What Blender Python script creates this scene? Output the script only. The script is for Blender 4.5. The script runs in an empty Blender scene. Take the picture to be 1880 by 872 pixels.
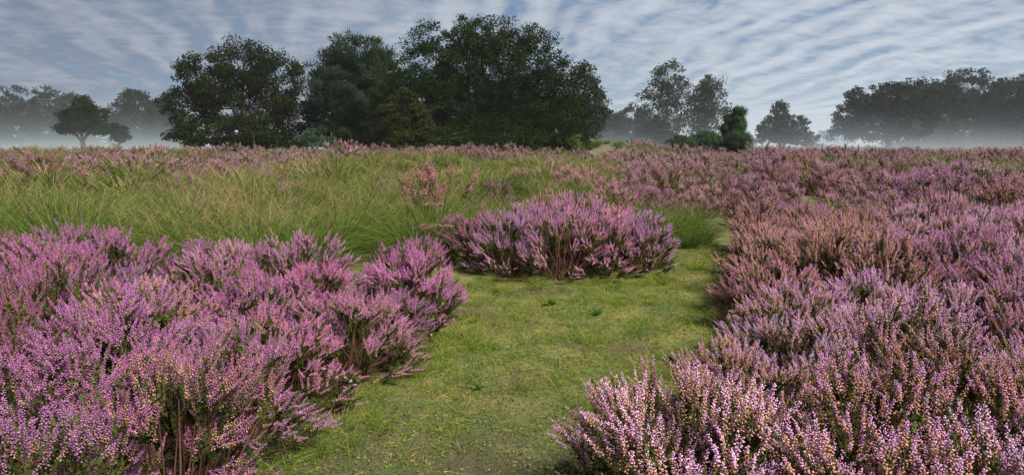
import bpy, math, random
import numpy as np
from mathutils import Vector, Matrix

S = bpy.context.scene
COL = S.collection
rad = math.radians

# ------------------------------------------------------------------ camera
EYE = 1.25
F = 1225.0 / 1880.0                      # focal length in picture widths
PITCH = math.atan(174 / 1225.0)
cam_d = bpy.data.cameras.new('camera')
cam_d.sensor_width = 36.0
cam_d.lens = 36.0 * F
cam_d.clip_start = 0.05
cam_d.clip_end = 6000
cam = bpy.data.objects.new('camera', cam_d)
COL.objects.link(cam)
cam.location = (0, 0, EYE)
cam.rotation_euler = (rad(90) - PITCH, 0, 0)
S.camera = cam

# ------------------------------------------------------------------ sun and sky
SUN_EL, SUN_AZ = 48.0, 138.0             # azimuth clockwise from the view direction (+Y)
sd = bpy.data.lights.new('sun', 'SUN')
sd.energy = 4.6
sd.angle = rad(20)
sd.color = (1.0, 0.93, 0.84)
sun = bpy.data.objects.new('sun', sd)
COL.objects.link(sun)
a, e = rad(SUN_AZ), rad(SUN_EL)
to_sun = Vector((math.sin(a) * math.cos(e), math.cos(a) * math.cos(e), math.sin(e)))
sun.rotation_euler = to_sun.to_track_quat('Z', 'Y').to_euler()
sun.location = to_sun * 60

W = bpy.data.worlds.new('World')
S.world = W
W.use_nodes = True
nt = W.node_tree
nt.nodes.clear()


class NB:
    """tiny node-tree builder"""
    def __init__(s, t): s.t = t
    def n(s, typ, **kw):
        nd = s.t.nodes.new(typ)
        ins = kw.pop('ins', {})
        for k, v in kw.items(): setattr(nd, k, v)
        for k, v in ins.items():
            sock = nd.inputs[k]
            if hasattr(v, 'is_linked') or isinstance(v, bpy.types.NodeSocket): s.t.links.new(v, sock)
            else: sock.default_value = v
        return nd
    def m(s, op, a, b=0.0, c=0.0, clamp=False):
        nd = s.t.nodes.new('ShaderNodeMath'); nd.operation = op; nd.use_clamp = clamp
        for i, v in enumerate((a, b, c)):
            if isinstance(v, bpy.types.NodeSocket): s.t.links.new(v, nd.inputs[i])
            else: nd.inputs[i].default_value = v
        return nd.outputs[0]
    def mix(s, f, a, b, mode='MIX'):
        nd = s.t.nodes.new('ShaderNodeMix'); nd.data_type = 'RGBA'; nd.blend_type = mode
        for i, v in ((0, f), (6, a), (7, b)):
            if isinstance(v, bpy.types.NodeSocket): s.t.links.new(v, nd.inputs[i])
            elif i == 0: nd.inputs[i].default_value = v
            else: nd.inputs[i].default_value = (v[0], v[1], v[2], 1)
        return nd.outputs[2]
    def noise(s, vec, scale=1.0, detail=2.0, rough=0.5, dist=0.0):
        nd = s.t.nodes.new('ShaderNodeTexNoise'); nd.noise_dimensions = '3D'
        if vec is not None: s.t.links.new(vec, nd.inputs['Vector'])
        nd.inputs['Scale'].default_value = scale; nd.inputs['Detail'].default_value = detail
        nd.inputs['Roughness'].default_value = rough; nd.inputs['Distortion'].default_value = dist
        return nd.outputs[0]
    def ramp(s, v, lo, hi):
        nd = s.t.nodes.new('ShaderNodeMapRange'); nd.interpolation_type = 'SMOOTHSTEP'
        s.t.links.new(v, nd.inputs[0]); nd.inputs[1].default_value = lo; nd.inputs[2].default_value = hi
        return nd.outputs[0]


b = NB(nt)
sky = b.n('ShaderNodeTexSky', sky_type='NISHITA', sun_disc=False)
sky.sun_elevation = rad(SUN_EL)
sky.sun_rotation = rad(SUN_AZ)
sky.air_density = 1.0
sky.dust_density = 0.6
sky.ozone_density = 1.5
tc = b.n('ShaderNodeTexCoord')
sep = b.n('ShaderNodeSeparateXYZ', ins={0: tc.outputs['Generated']})
zc = b.m('ADD', b.m('MAXIMUM', sep.outputs[2], 0.0), 0.13)
u0, v0 = b.m('DIVIDE', sep.outputs[0], zc), b.m('DIVIDE', sep.outputs[1], zc)
ca, sa = math.cos(rad(-11)), math.sin(rad(-11))   # bands run along this bearing
u = b.m('SUBTRACT', b.m('MULTIPLY', u0, ca), b.m('MULTIPLY', v0, sa))
v = b.m('ADD', b.m('MULTIPLY', u0, sa), b.m('MULTIPLY', v0, ca))
uw = b.n('ShaderNodeCombineXYZ', ins={0: u, 1: v, 2: 3.7})
warp = b.noise(uw.outputs[0], 0.8, 2.0, 0.5)
u2 = b.m('ADD', u, b.m('MULTIPLY', warp, 0.50))
v2 = b.m('ADD', v, b.m('MULTIPLY', warp, 0.6))
def cl(su, sv, z, det, ro): return b.noise(b.n('ShaderNodeCombineXYZ', ins={0: b.m('MULTIPLY', u2, su), 1: b.m('MULTIPLY', v2, sv), 2: z}).outputs[0], 1.0, det, ro)
wav = b.m('MULTIPLY_ADD', b.m('SINE', b.m('ADD', b.m('MULTIPLY', u2, 29.0), b.m('MULTIPLY', cl(2.5, 1.2, 2.2, 1.0, 0.5), 9.0))), 0.5, 0.5)
wamt = b.ramp(cl(0.8, 0.5, 9.3, 1.0, 0.5), 0.38, 0.58)    # the regular ripples come and go
band = cl(7.0, 1.1, 1.3, 2.0, 0.5)
band = b.m('ADD', b.m('MULTIPLY', band, 1.0), b.m('MULTIPLY', b.m('MULTIPLY', b.m('SUBTRACT', wav, 0.5), wamt), 0.25))
cross = cl(5.6, 7.0, 8.1, 3.0, 0.55)          # breaks them into cloudlets
fine = cl(16.0, 19.0, 4.4, 3.0, 0.6)
big = b.noise(b.n('ShaderNodeCombineXYZ', ins={0: b.m('MULTIPLY', u, 0.6), 1: b.m('MULTIPLY', v, 0.45), 2: 5.2}).outputs[0], 1.0, 2.0, 0.5)
tex = b.m('ADD', b.m('ADD', b.m('MULTIPLY', band, 0.44), b.m('MULTIPLY', cross, 0.33)), b.m('MULTIPLY', fine, 0.23))
cover = b.ramp(b.m('ADD', tex, b.m('MULTIPLY', b.m('SUBTRACT', big, 0.5), 0.25)), 0.27, 0.50)
bright = b.ramp(tex, 0.36, 0.70)
skyc = b.n('ShaderNodeVectorMath', operation='MULTIPLY', ins={0: sky.outputs[0], 1: (0.40, 0.50, 0.66)}).outputs[0]
# light on the cloud layer: greyer where the layer is thick, brighter towards the sun's side
sun_side = b.ramp(b.m('ADD', b.m('MULTIPLY', sep.outputs[0], 0.8), b.m('MULTIPLY', big, 0.35)), -0.55, 0.62)
c_dark = b.mix(sun_side, (0.95, 1.28, 1.9), (2.8, 3.5, 4.4))
c_lite = b.mix(sun_side, (2.45, 2.6, 3.15), (5.1, 5.5, 6.1))
cloud = b.mix(bright, c_dark, c_lite)
skyf = b.mix(b.m('MULTIPLY', cover, 0.92), skyc, cloud)
# the layer thins towards the lit horizon
low = b.m('MULTIPLY', b.m('POWER', 2.718, b.m('MULTIPLY', b.m('MAXIMUM', sep.outputs[2], 0.0), -16.0)), b.ramp(sep.outputs[0], -0.25, 0.45))
skyf = b.mix(b.m('MULTIPLY', low, 0.65), skyf, (5.9, 6.4, 7.0))
bg = b.n('ShaderNodeBackground', ins={0: skyf, 1: 0.066})
out = b.n('ShaderNodeOutputWorld')
nt.links.new(bg.outputs[0], out.inputs[0])

S.view_settings.view_transform = 'Standard'
S.view_settings.look = 'None'
S.view_settings.gamma = 1.0
S.view_settings.use_curve_mapping = False
S.view_settings.exposure = 0.9
C = S.cycles
C.use_denoising = True
C.use_adaptive_sampling = True
C.adaptive_threshold = 0.02
C.max_bounces = 6
C.diffuse_bounces = 3
C.transmission_bounces = 3
C.transparent_max_bounces = 8
C.volume_bounces = 1
C.caustics_reflective = False
C.caustics_refractive = False


# ------------------------------------------------------------------ helpers
def sstep(x, lo, hi):
    t = np.clip((np.asarray(x, float) - lo) / (hi - lo), 0, 1)
    return t * t * (3 - 2 * t)


def T(x, y):
    """height of the ground"""
    x = np.asarray(x, float); y = np.asarray(y, float)
    d = np.hypot(x, y)
    side = sstep(x / np.maximum(np.abs(y), 5.0), -0.25, 0.35)
    far = 0.32 * (1 - side) - 0.04 * side
    z = far * sstep(y, 9, 46)
    z = z + 0.95 * np.exp(-(((x - 6.0) / 5.5) ** 2 + ((y - 47) / 5.0) ** 2))
    z = z + 0.22 * np.exp(-(((x + 3.0) / 6.0) ** 2 + ((y - 33) / 6.0) ** 2))
    bump = (np.sin(x * 0.9 + 1.3 * np.sin(y * 0.37)) * np.sin(y * 0.8 + 0.9 * np.sin(x * 0.5 + 1.0)))
    z = z + 0.16 * bump * sstep(d, 7, 16) + 0.35 * np.sin(x * 0.011 + 1) * np.sin(y * 0.013) * sstep(d, 90, 300)
    z = z + 0.011 * np.sin(x * 11.3 + 2 * np.sin(y * 7.1)) * np.sin(y * 9.7 + 1.5 * np.sin(x * 6.3)) * (1 - sstep(d, 8, 12))
    z = z + 0.016 * np.sin(x * 4.1 + 2 * np.sin(y * 2.3)) * np.sin(y * 3.7 + x)
    return z


def mounds(x, y):
    """-1..1, smooth over two or three metres: where heather and grass stand tall or low"""
    x = np.asarray(x, float); y = np.asarray(y, float)
    return 0.6 * np.sin(1.9 * x + 1.3 * np.sin(1.1 * y) + 0.7) * np.sin(1.25 * y + 1.5 * np.sin(0.8 * x)) + 0.4 * np.sin(0.63 * x + 0.31 * y + 2) * np.sin(0.53 * y - 0.2 * x)


def Tz(x, y): return float(T(x, y))


def mesh(name, V, FC, attr=None, smooth=False):
    """V (n,3), FC (m,3) triangles, attr (n,4) -> mesh with colour attribute 'hc'"""
    V = np.ascontiguousarray(V, dtype=np.float32); FC = np.ascontiguousarray(FC, dtype=np.int32)
    me = bpy.data.meshes.new(name)
    me.vertices.add(len(V)); me.vertices.foreach_set('co', V.ravel())
    me.loops.add(FC.size); me.loops.foreach_set('vertex_index', FC.ravel())
    me.polygons.add(len(FC))
    me.polygons.foreach_set('loop_start', np.arange(0, FC.size, 3, dtype=np.int32))
    me.update(calc_edges=True)
    if attr is not None:
        at = me.attributes.new('hc', 'FLOAT_COLOR', 'POINT')
        at.data.foreach_set('color', np.ascontiguousarray(attr, dtype=np.float32).ravel())
    if smooth: me.polygons.foreach_set('use_smooth', np.ones(len(FC), dtype=bool))
    return me


class Acc:
    def __init__(s): s.V = []; s.Fc = []; s.A = []; s.n = 0
    def add(s, V, Fc, A):
        V = np.asarray(V, float).reshape(-1, 3)
        if len(V) == 0: return
        s.V.append(V); s.Fc.append(np.asarray(Fc) + s.n); s.A.append(np.broadcast_to(A, (len(V), 4))); s.n += len(V)
    def build(s, name, smooth=False):
        return mesh(name, np.concatenate(s.V), np.concatenate(s.Fc), np.concatenate(s.A), smooth)


def nrm(a): return a / np.maximum(np.linalg.norm(a, axis=-1, keepdims=True), 1e-9)


def frames(D, rng):
    z = nrm(D); r = rng.normal(size=z.shape)
    x = nrm(np.cross(r, z)); y = np.cross(z, x)
    return np.stack([x, y, z], axis=-1)


def inst(tv, tf, M, P):
    N, n = len(P), len(tv)
    V = np.einsum('nij,kj->nki', M, tv) + P[:, None, :]
    Fc = (np.asarray(tf)[None] + (np.arange(N) * n)[:, None, None]).reshape(-1, 3)
    return V.reshape(-1, 3), Fc


def per(n, *cols):
    """repeat per-instance columns n times into an (N*n,4) attribute"""
    N = max(len(np.atleast_1d(c)) for c in cols)
    A = np.zeros((N, 4)); A[:, 3] = 1
    for i, c in enumerate(cols): A[:, i] = c
    return np.repeat(A, n, axis=0)


def tubes(P, Rr, sides=3):
    """P (N,K,3) polylines, Rr (N,K) radii"""
    N, K, _ = P.shape
    ax = nrm(P[:, -1] - P[:, 0])
    ref = np.where(np.abs(ax[:, 2:3]) > 0.8, np.array([[1.0, 0, 0]]), np.array([[0, 0, 1.0]]))
    s = nrm(np.cross(ax, ref)); t = np.cross(ax, s)
    an = np.arange(sides) * 2 * np.pi / sides
    ring = s[:, None, :] * np.cos(an)[None, :, None] + t[:, None, :] * np.sin(an)[None, :, None]
    V = P[:, :, None, :] + ring[:, None] * Rr[:, :, None, None]
    fs = []
    for k in range(K - 1):
        for i in range(sides):
            j = (i + 1) % sides
            a_, b_, c_, d_ = k * sides + i, k * sides + j, (k + 1) * sides + j, (k + 1) * sides + i
            fs += [(a_, b_, c_), (a_, c_, d_)]
    fs = np.array(fs)
    Fc = (fs[None] + (np.arange(N) * K * sides)[:, None, None]).reshape(-1, 3)
    return V.reshape(-1, 3), Fc, K * sides


def blades(P, D, L, bend, w, rng, K=4):
    """curved tapering ribbons; returns verts, faces, t along the blade"""
    N = len(P)
    D = nrm(D); h = D.copy(); h[:, 2] = 0; h = nrm(h + rng.normal(size=h.shape) * 0.15 * np.array([1, 1, 0]))
    s = np.linspace(0, 1, K + 1)[None, :, None]
    L = L[:, None, None]; bd = bend[:, None, None]
    ctr = P[:, None] + L * (D[:, None] * s + (h[:, None] * 0.75 - np.array([0, 0, 1.0]) * 0.55) * bd * s ** 2.2)
    side = nrm(np.cross(D, rng.normal(size=D.shape)))
    prof = np.array([0.75, 1.0, 0.9, 0.65, 0.4, 0.2])[:K] if K <= 6 else np.linspace(1, .2, K)
    l = ctr[:, :K] - side[:, None] * (w[:, None, None] * prof[None, :, None])
    r = ctr[:, :K] + side[:, None] * (w[:, None, None] * prof[None, :, None])
    V = np.concatenate([np.stack([l, r], axis=2).reshape(N, 2 * K, 3), ctr[:, K:]], axis=1)
    fs = []
    for k in range(K - 1):
        a_ = 2 * k; fs += [(a_, a_ + 1, a_ + 3), (a_, a_ + 3, a_ + 2)]
    fs.append((2 * K - 2, 2 * K - 1, 2 * K))
    n = 2 * K + 1
    Fc = (np.array(fs)[None] + (np.arange(N) * n)[:, None, None]).reshape(-1, 3)
    t = np.concatenate([np.repeat(np.arange(K) / K, 2), [1.0]])
    return V.reshape(-1, 3), Fc, np.tile(t, N), n


def link(name, data, mat=None, parent=None, loc=None, rot=None, scale=None, color=None):
    o = bpy.data.objects.new(name, data)
    COL.objects.link(o)
    if mat is not None and data is not None and not data.materials: data.materials.append(mat)
    if parent is not None: o.parent = parent
    if loc is not None: o.location = loc
    if rot is not None: o.rotation_euler = rot
    if scale is not None: o.scale = scale
    if color is not None: o.color = color
    return o


def tag(o, label=None, cat=None, group=None, kind=None):
    if label: o['label'] = label
    if cat: o['category'] = cat
    if group: o['group'] = group
    if kind: o['kind'] = kind
    return o


def new_mat(name):
    m = bpy.data.materials.new(name); m.use_nodes = True
    m.node_tree.nodes.clear()
    return m, NB(m.node_tree)


def leafy_out(b, col, trans=0.3, tcol=None, gloss=0.0):
    d = b.n('ShaderNodeBsdfDiffuse', ins={0: col})
    t = b.n('ShaderNodeBsdfTranslucent', ins={0: tcol if tcol is not None else col})
    m = b.n('ShaderNodeMixShader', ins={0: trans, 1: d.outputs[0], 2: t.outputs[0]})
    last = m
    if gloss:
        g = b.n('ShaderNodeBsdfGlossy', ins={'Roughness': 0.45, 'Color': (1, 1, 1, 1)})
        last = b.n('ShaderNodeMixShader', ins={0: gloss, 1: m.outputs[0], 2: g.outputs[0]})
    o = b.n('ShaderNodeOutputMaterial', ins={0: last.outputs[0]})


# ------------------------------------------------------------------ materials
def mat_heather(name='heather', fixed=None):
    m, b = new_mat(name)
    at = b.n('ShaderNodeAttribute', attribute_name='hc')
    s = b.n('ShaderNodeSeparateColor', ins={0: at.outputs['Color']})
    t, r, k = s.outputs[0], s.outputs[1], s.outputs[2]
    oi = b.n('ShaderNodeObjectInfo')
    patch = b.noise(oi.outputs['Location'], 0.33, 3.0, 0.6)
    patch2 = b.noise(oi.outputs['Location'], 1.7, 1.0, 0.5)
    # faded: bushes past their best are tan and brown, in patches
    fade = b.m('ADD', b.m('MULTIPLY', b.m('SUBTRACT', patch, 0.5), 2.4), b.m('MULTIPLY', b.m('SUBTRACT', oi.outputs['Random'], 0.5), 0.55))
    ocol = oi.outputs['Color'] if fixed is None else b.n('ShaderNodeRGB').outputs[0]
    if fixed is not None: ocol.default_value = fixed[:3] + (1,)
    thr = b.m('ADD', oi.outputs['Alpha'] if fixed is None else fixed[3], b.m('MULTIPLY', fade, 0.45))
    age = b.ramp(b.m('SUBTRACT', b.m('ADD', t, b.m('MULTIPLY', b.m('SUBTRACT', r, 0.5), 0.7)), thr), -0.12, 0.12)
    old = b.mix(r, (0.66, 0.39, 0.28), (0.56, 0.29, 0.25))
    old = b.mix(b.ramp(b.m('ADD', fade, b.m('MULTIPLY', r, 0.5)), 0.35, 0.75), old, (0.30, 0.145, 0.105))
    fresh = b.mix(b.m('MULTIPLY', r, 0.40), ocol, (0.82, 0.50, 0.74))
    fresh = b.mix(b.ramp(patch2, 0.35, 0.7), fresh, b.mix(1.0, fresh, (0.82, 0.70, 0.80), 'MULTIPLY'))
    bl = b.mix(age, old, fresh)
    vigour = b.noise(oi.outputs['Location'], 0.8, 2.0, 0.6)
    bl = b.mix(b.m('SUBTRACT', 1.0, b.ramp(vigour, 0.30, 0.50)), bl, b.mix(1.0, bl, (0.62, 0.52, 0.55), 'MULTIPLY'))
    green = b.mix(r, (0.040, 0.068, 0.016), (0.095, 0.125, 0.028))
    stem = b.mix(r, (0.075, 0.040, 0.030), (0.15, 0.075, 0.05))
    c = b.mix(b.ramp(k, 0.2, 0.3), bl, green)
    c = b.mix(b.ramp(k, 0.7, 0.8), c, stem)
    leafy_out(b, c, 0.2)
    return m


def mat_grass(name, base, tip, dry, dry_amt, trans=0.35, ps=0.35):
    m, b = new_mat(name)
    at = b.n('ShaderNodeAttribute', attribute_name='hc')
    s = b.n('ShaderNodeSeparateColor', ins={0: at.outputs['Color']})
    t, r, k = s.outputs[0], s.outputs[1], s.outputs[2]
    oi = b.n('ShaderNodeObjectInfo')
    g = b.n('ShaderNodeNewGeometry')
    patch = b.noise(g.outputs['Position'], ps, 3.0, 0.6)
    patch = b.m('ADD', patch, b.m('MULTIPLY', b.m('SUBTRACT', oi.outputs['Random'], 0.5), 0.25))
    c = b.mix(t, base, tip)
    c = b.mix(1.0, c, b.mix(r, (0.55, 0.62, 0.55), (1.35, 1.3, 1.15)), 'MULTIPLY')
    dr = b.m('ADD', b.m('ADD', b.m('MULTIPLY', t, 0.55), b.m('MULTIPLY', r, 0.55)), b.m('MULTIPLY', b.m('SUBTRACT', patch, 0.5), 1.2))
    c = b.mix(b.ramp(dr, 1.0 - dry_amt, 1.35 - dry_amt), c, dry)
    c = b.mix(k, c, (0.30, 0.19, 0.12))
    leafy_out(b, c, trans)
    return m


def mat_leaf(name, dark, light, autumn, amt, trans=0.3):
    m, b = new_mat(name)
    at = b.n('ShaderNodeAttribute', attribute_name='hc')
    s = b.n('ShaderNodeSeparateColor', ins={0: at.outputs['Color']})
    c = b.mix(s.outputs[0], dark, light)
    c = b.mix(b.m('MULTIPLY', s.outputs[1], 0.35), c, light)
    c = b.mix(b.ramp(b.m('ADD', b.m('MULTIPLY', s.outputs[0], 0.5), b.m('MULTIPLY', s.outputs[1], 0.5)), 1.0 - amt, 1.15 - amt), c, autumn)
    leafy_out(b, c, trans)
    return m


def mat_bark(name, c1, c2):
    m, b = new_mat(name)
    g = b.n('ShaderNodeTexCoord')
    mp = b.n('ShaderNodeMapping', ins={0: g.outputs['Object'], 3: (6, 6, 1.2)})
    n = b.noise(mp.outputs[0], 2.5, 5.0, 0.65)
    c = b.mix(b.ramp(n, 0.35, 0.65), c1, c2)
    bs = b.n('ShaderNodeBsdfPrincipled', ins={'Base Color': c, 'Roughness': 0.9})
    bp = b.n('ShaderNodeBump', ins={'Strength': 0.6, 'Distance': 0.03, 'Height': n})
    m.node_tree.links.new(bp.outputs[0], bs.inputs['Normal'])
    b.n('ShaderNodeOutputMaterial', ins={0: bs.outputs[0]})
    return m


def mat_ground():
    m, b = new_mat('heath_ground')
    g = b.n('ShaderNodeNewGeometry')
    p = g.outputs['Position']
    n1 = b.noise(p, 0.12, 4.0, 0.6)
    n2 = b.noise(p, 3.0, 5.0, 0.65)
    n3 = b.noise(p, 28.0, 4.0, 0.7)
    turf = b.mix(b.ramp(n2, 0.35, 0.68), (0.055, 0.078, 0.014), (0.165, 0.15, 0.034))
    turf = b.mix(b.ramp(b.noise(p, 1.4, 3.0, 0.6), 0.50, 0.66), turf, (0.085, 0.062, 0.026))
    turf = b.mix(b.ramp(n3, 0.5, 0.72), turf, (0.045, 0.035, 0.018))
    soil = b.mix(n3, (0.020, 0.015, 0.010), (0.07, 0.055, 0.032))
    soil = b.mix(b.ramp(n2, 0.52, 0.7), soil, (0.11, 0.12, 0.045))
    # bare, lichen-grown soil towards the near end of the path
    sp = b.n('ShaderNodeSeparateXYZ', ins={0: p})
    bare = b.ramp(b.m('ADD', b.m('MULTIPLY', sp.outputs[1], -0.30), b.m('MULTIPLY', n2, 1.2)), -0.45, 0.05)
    near = b.mix(bare, turf, soil)
    field = b.mix(b.ramp(n1, 0.4, 0.62), (0.105, 0.115, 0.040), (0.105, 0.072, 0.055))
    d = b.m('MULTIPLY', b.m('ADD', sp.outputs[1], b.m('MULTIPLY', n1, 14.0)), 1.0)
    c = b.mix(b.ramp(d, 14, 30), near, field)
    c = b.mix(b.ramp(d, 52, 66), c, (0.13, 0.14, 0.055))
    bs = b.n('ShaderNodeBsdfPrincipled', ins={'Base Color': c, 'Roughness': 1.0})
    bp = b.n('ShaderNodeBump', ins={'Strength': 0.8, 'Distance': 0.03, 'Height': b.m('ADD', n3, b.m('MULTIPLY', n2, 2.0))})
    m.node_tree.links.new(bp.outputs[0], bs.inputs['Normal'])
    b.n('ShaderNodeOutputMaterial', ins={0: bs.outputs[0]})
    return m


M_HEATH = mat_heather()
M_HEATH_FAR = mat_heather('far_heather', (0.47, 0.25, 0.35, 0.30))
M_TUSS = mat_grass('moor_grass', (0.036, 0.085, 0.011), (0.140, 0.19, 0.045), (0.36, 0.27, 0.14), 0.25)
M_TURF = mat_grass('turf', (0.075, 0.135, 0.016), (0.20, 0.265, 0.040), (0.42, 0.29, 0.10), 0.24, 0.35, 2.2)
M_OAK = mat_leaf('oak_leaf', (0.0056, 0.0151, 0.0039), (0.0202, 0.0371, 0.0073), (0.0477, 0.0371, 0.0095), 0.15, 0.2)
M_OAK2 = mat_leaf('broad_oak_leaf', (0.0067, 0.0140, 0.0045), (0.0202, 0.0309, 0.0078), (0.0365, 0.0292, 0.0090), 0.12, 0.2)
M_GREY = mat_leaf('birch_leaf', (0.0195, 0.0292, 0.0156), (0.0390, 0.0507, 0.0260), (0.0585, 0.0488, 0.0228), 0.06, 0.2)
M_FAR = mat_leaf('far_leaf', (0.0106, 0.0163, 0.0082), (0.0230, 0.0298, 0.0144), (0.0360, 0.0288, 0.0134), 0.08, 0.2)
M_PINE = mat_leaf('pine_needle', (0.0081, 0.0167, 0.0084), (0.0223, 0.0360, 0.0179), (0.0341, 0.0260, 0.0132), 0.04, 0.15)
M_JUN = mat_leaf('juniper_needle', (0.0126, 0.0280, 0.0113), (0.0336, 0.0595, 0.0265), (0.0420, 0.0490, 0.0252), 0.05, 0.15)
M_BUSH = mat_leaf('yellow_bush_leaf', (0.055, 0.08, 0.024), (0.13, 0.15, 0.05), (0.15, 0.13, 0.06), 0.10)
M_WILLOW = mat_leaf('willow_leaf', (0.03, 0.055, 0.03), (0.075, 0.115, 0.068), (0.09, 0.10, 0.055), 0.05)
M_OAKY = mat_leaf('yellowish_growth_leaf', (0.0119, 0.0194, 0.0048), (0.0421, 0.0497, 0.0108), (0.0702, 0.0486, 0.0135), 0.14, 0.2)  # yellower, paler leaf colour for the growth at the oak's lower left
M_BARK = mat_bark('bark', (0.025, 0.021, 0.017), (0.075, 0.062, 0.05))
M_GROUND = mat_ground()

# ------------------------------------------------------------------ ground
def build_ground():
    rs = np.concatenate([np.linspace(0.4, 8, 60), np.geomspace(8.2, 1200, 90)])
    na = 220
    an = np.linspace(0, 2 * np.pi, na, endpoint=False)
    X = rs[:, None] * np.sin(an)[None]; Y = rs[:, None] * np.cos(an)[None]
    V = np.stack([X, Y, T(X, Y)], axis=-1).reshape(-1, 3)
    V = np.concatenate([V, [[0, 0, Tz(0, 0)]]])
    fs = []
    i = np.arange(na); j = (i + 1) % na
    for k in range(len(rs) - 1):
        a_, b_, c_, d_ = k * na + i, k * na + j, (k + 1) * na + j, (k + 1) * na + i
        fs += [np.stack([a_, c_, b_], 1), np.stack([a_, d_, c_], 1)]
    fs.append(np.stack([np.full(na, len(V) - 1), i, j], 1))
    return mesh('heath_ground', V, np.concatenate(fs), smooth=True)


ground = link('ground', build_ground(), M_GROUND)
tag(ground, 'gently rising heath ground with mossy turf and soil', kind='structure')

# ------------------------------------------------------------------ heather
BELL_V = np.array([[0, 0, 1.0], [0.85, 0, 0.1], [-0.43, 0.74, 0.1], [-0.43, -0.74, 0.1], [0, 0, -0.8]])
BELL_F = [(0, 1, 2), (0, 2, 3), (0, 3, 1), (4, 2, 1), (4, 3, 2), (4, 1, 3)]
LEAF_V = np.array([[-0.35, 0, 0], [0.35, 0, 0], [0, 0.1, 1.0]])
LEAF_F = [(0, 1, 2)]


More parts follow.
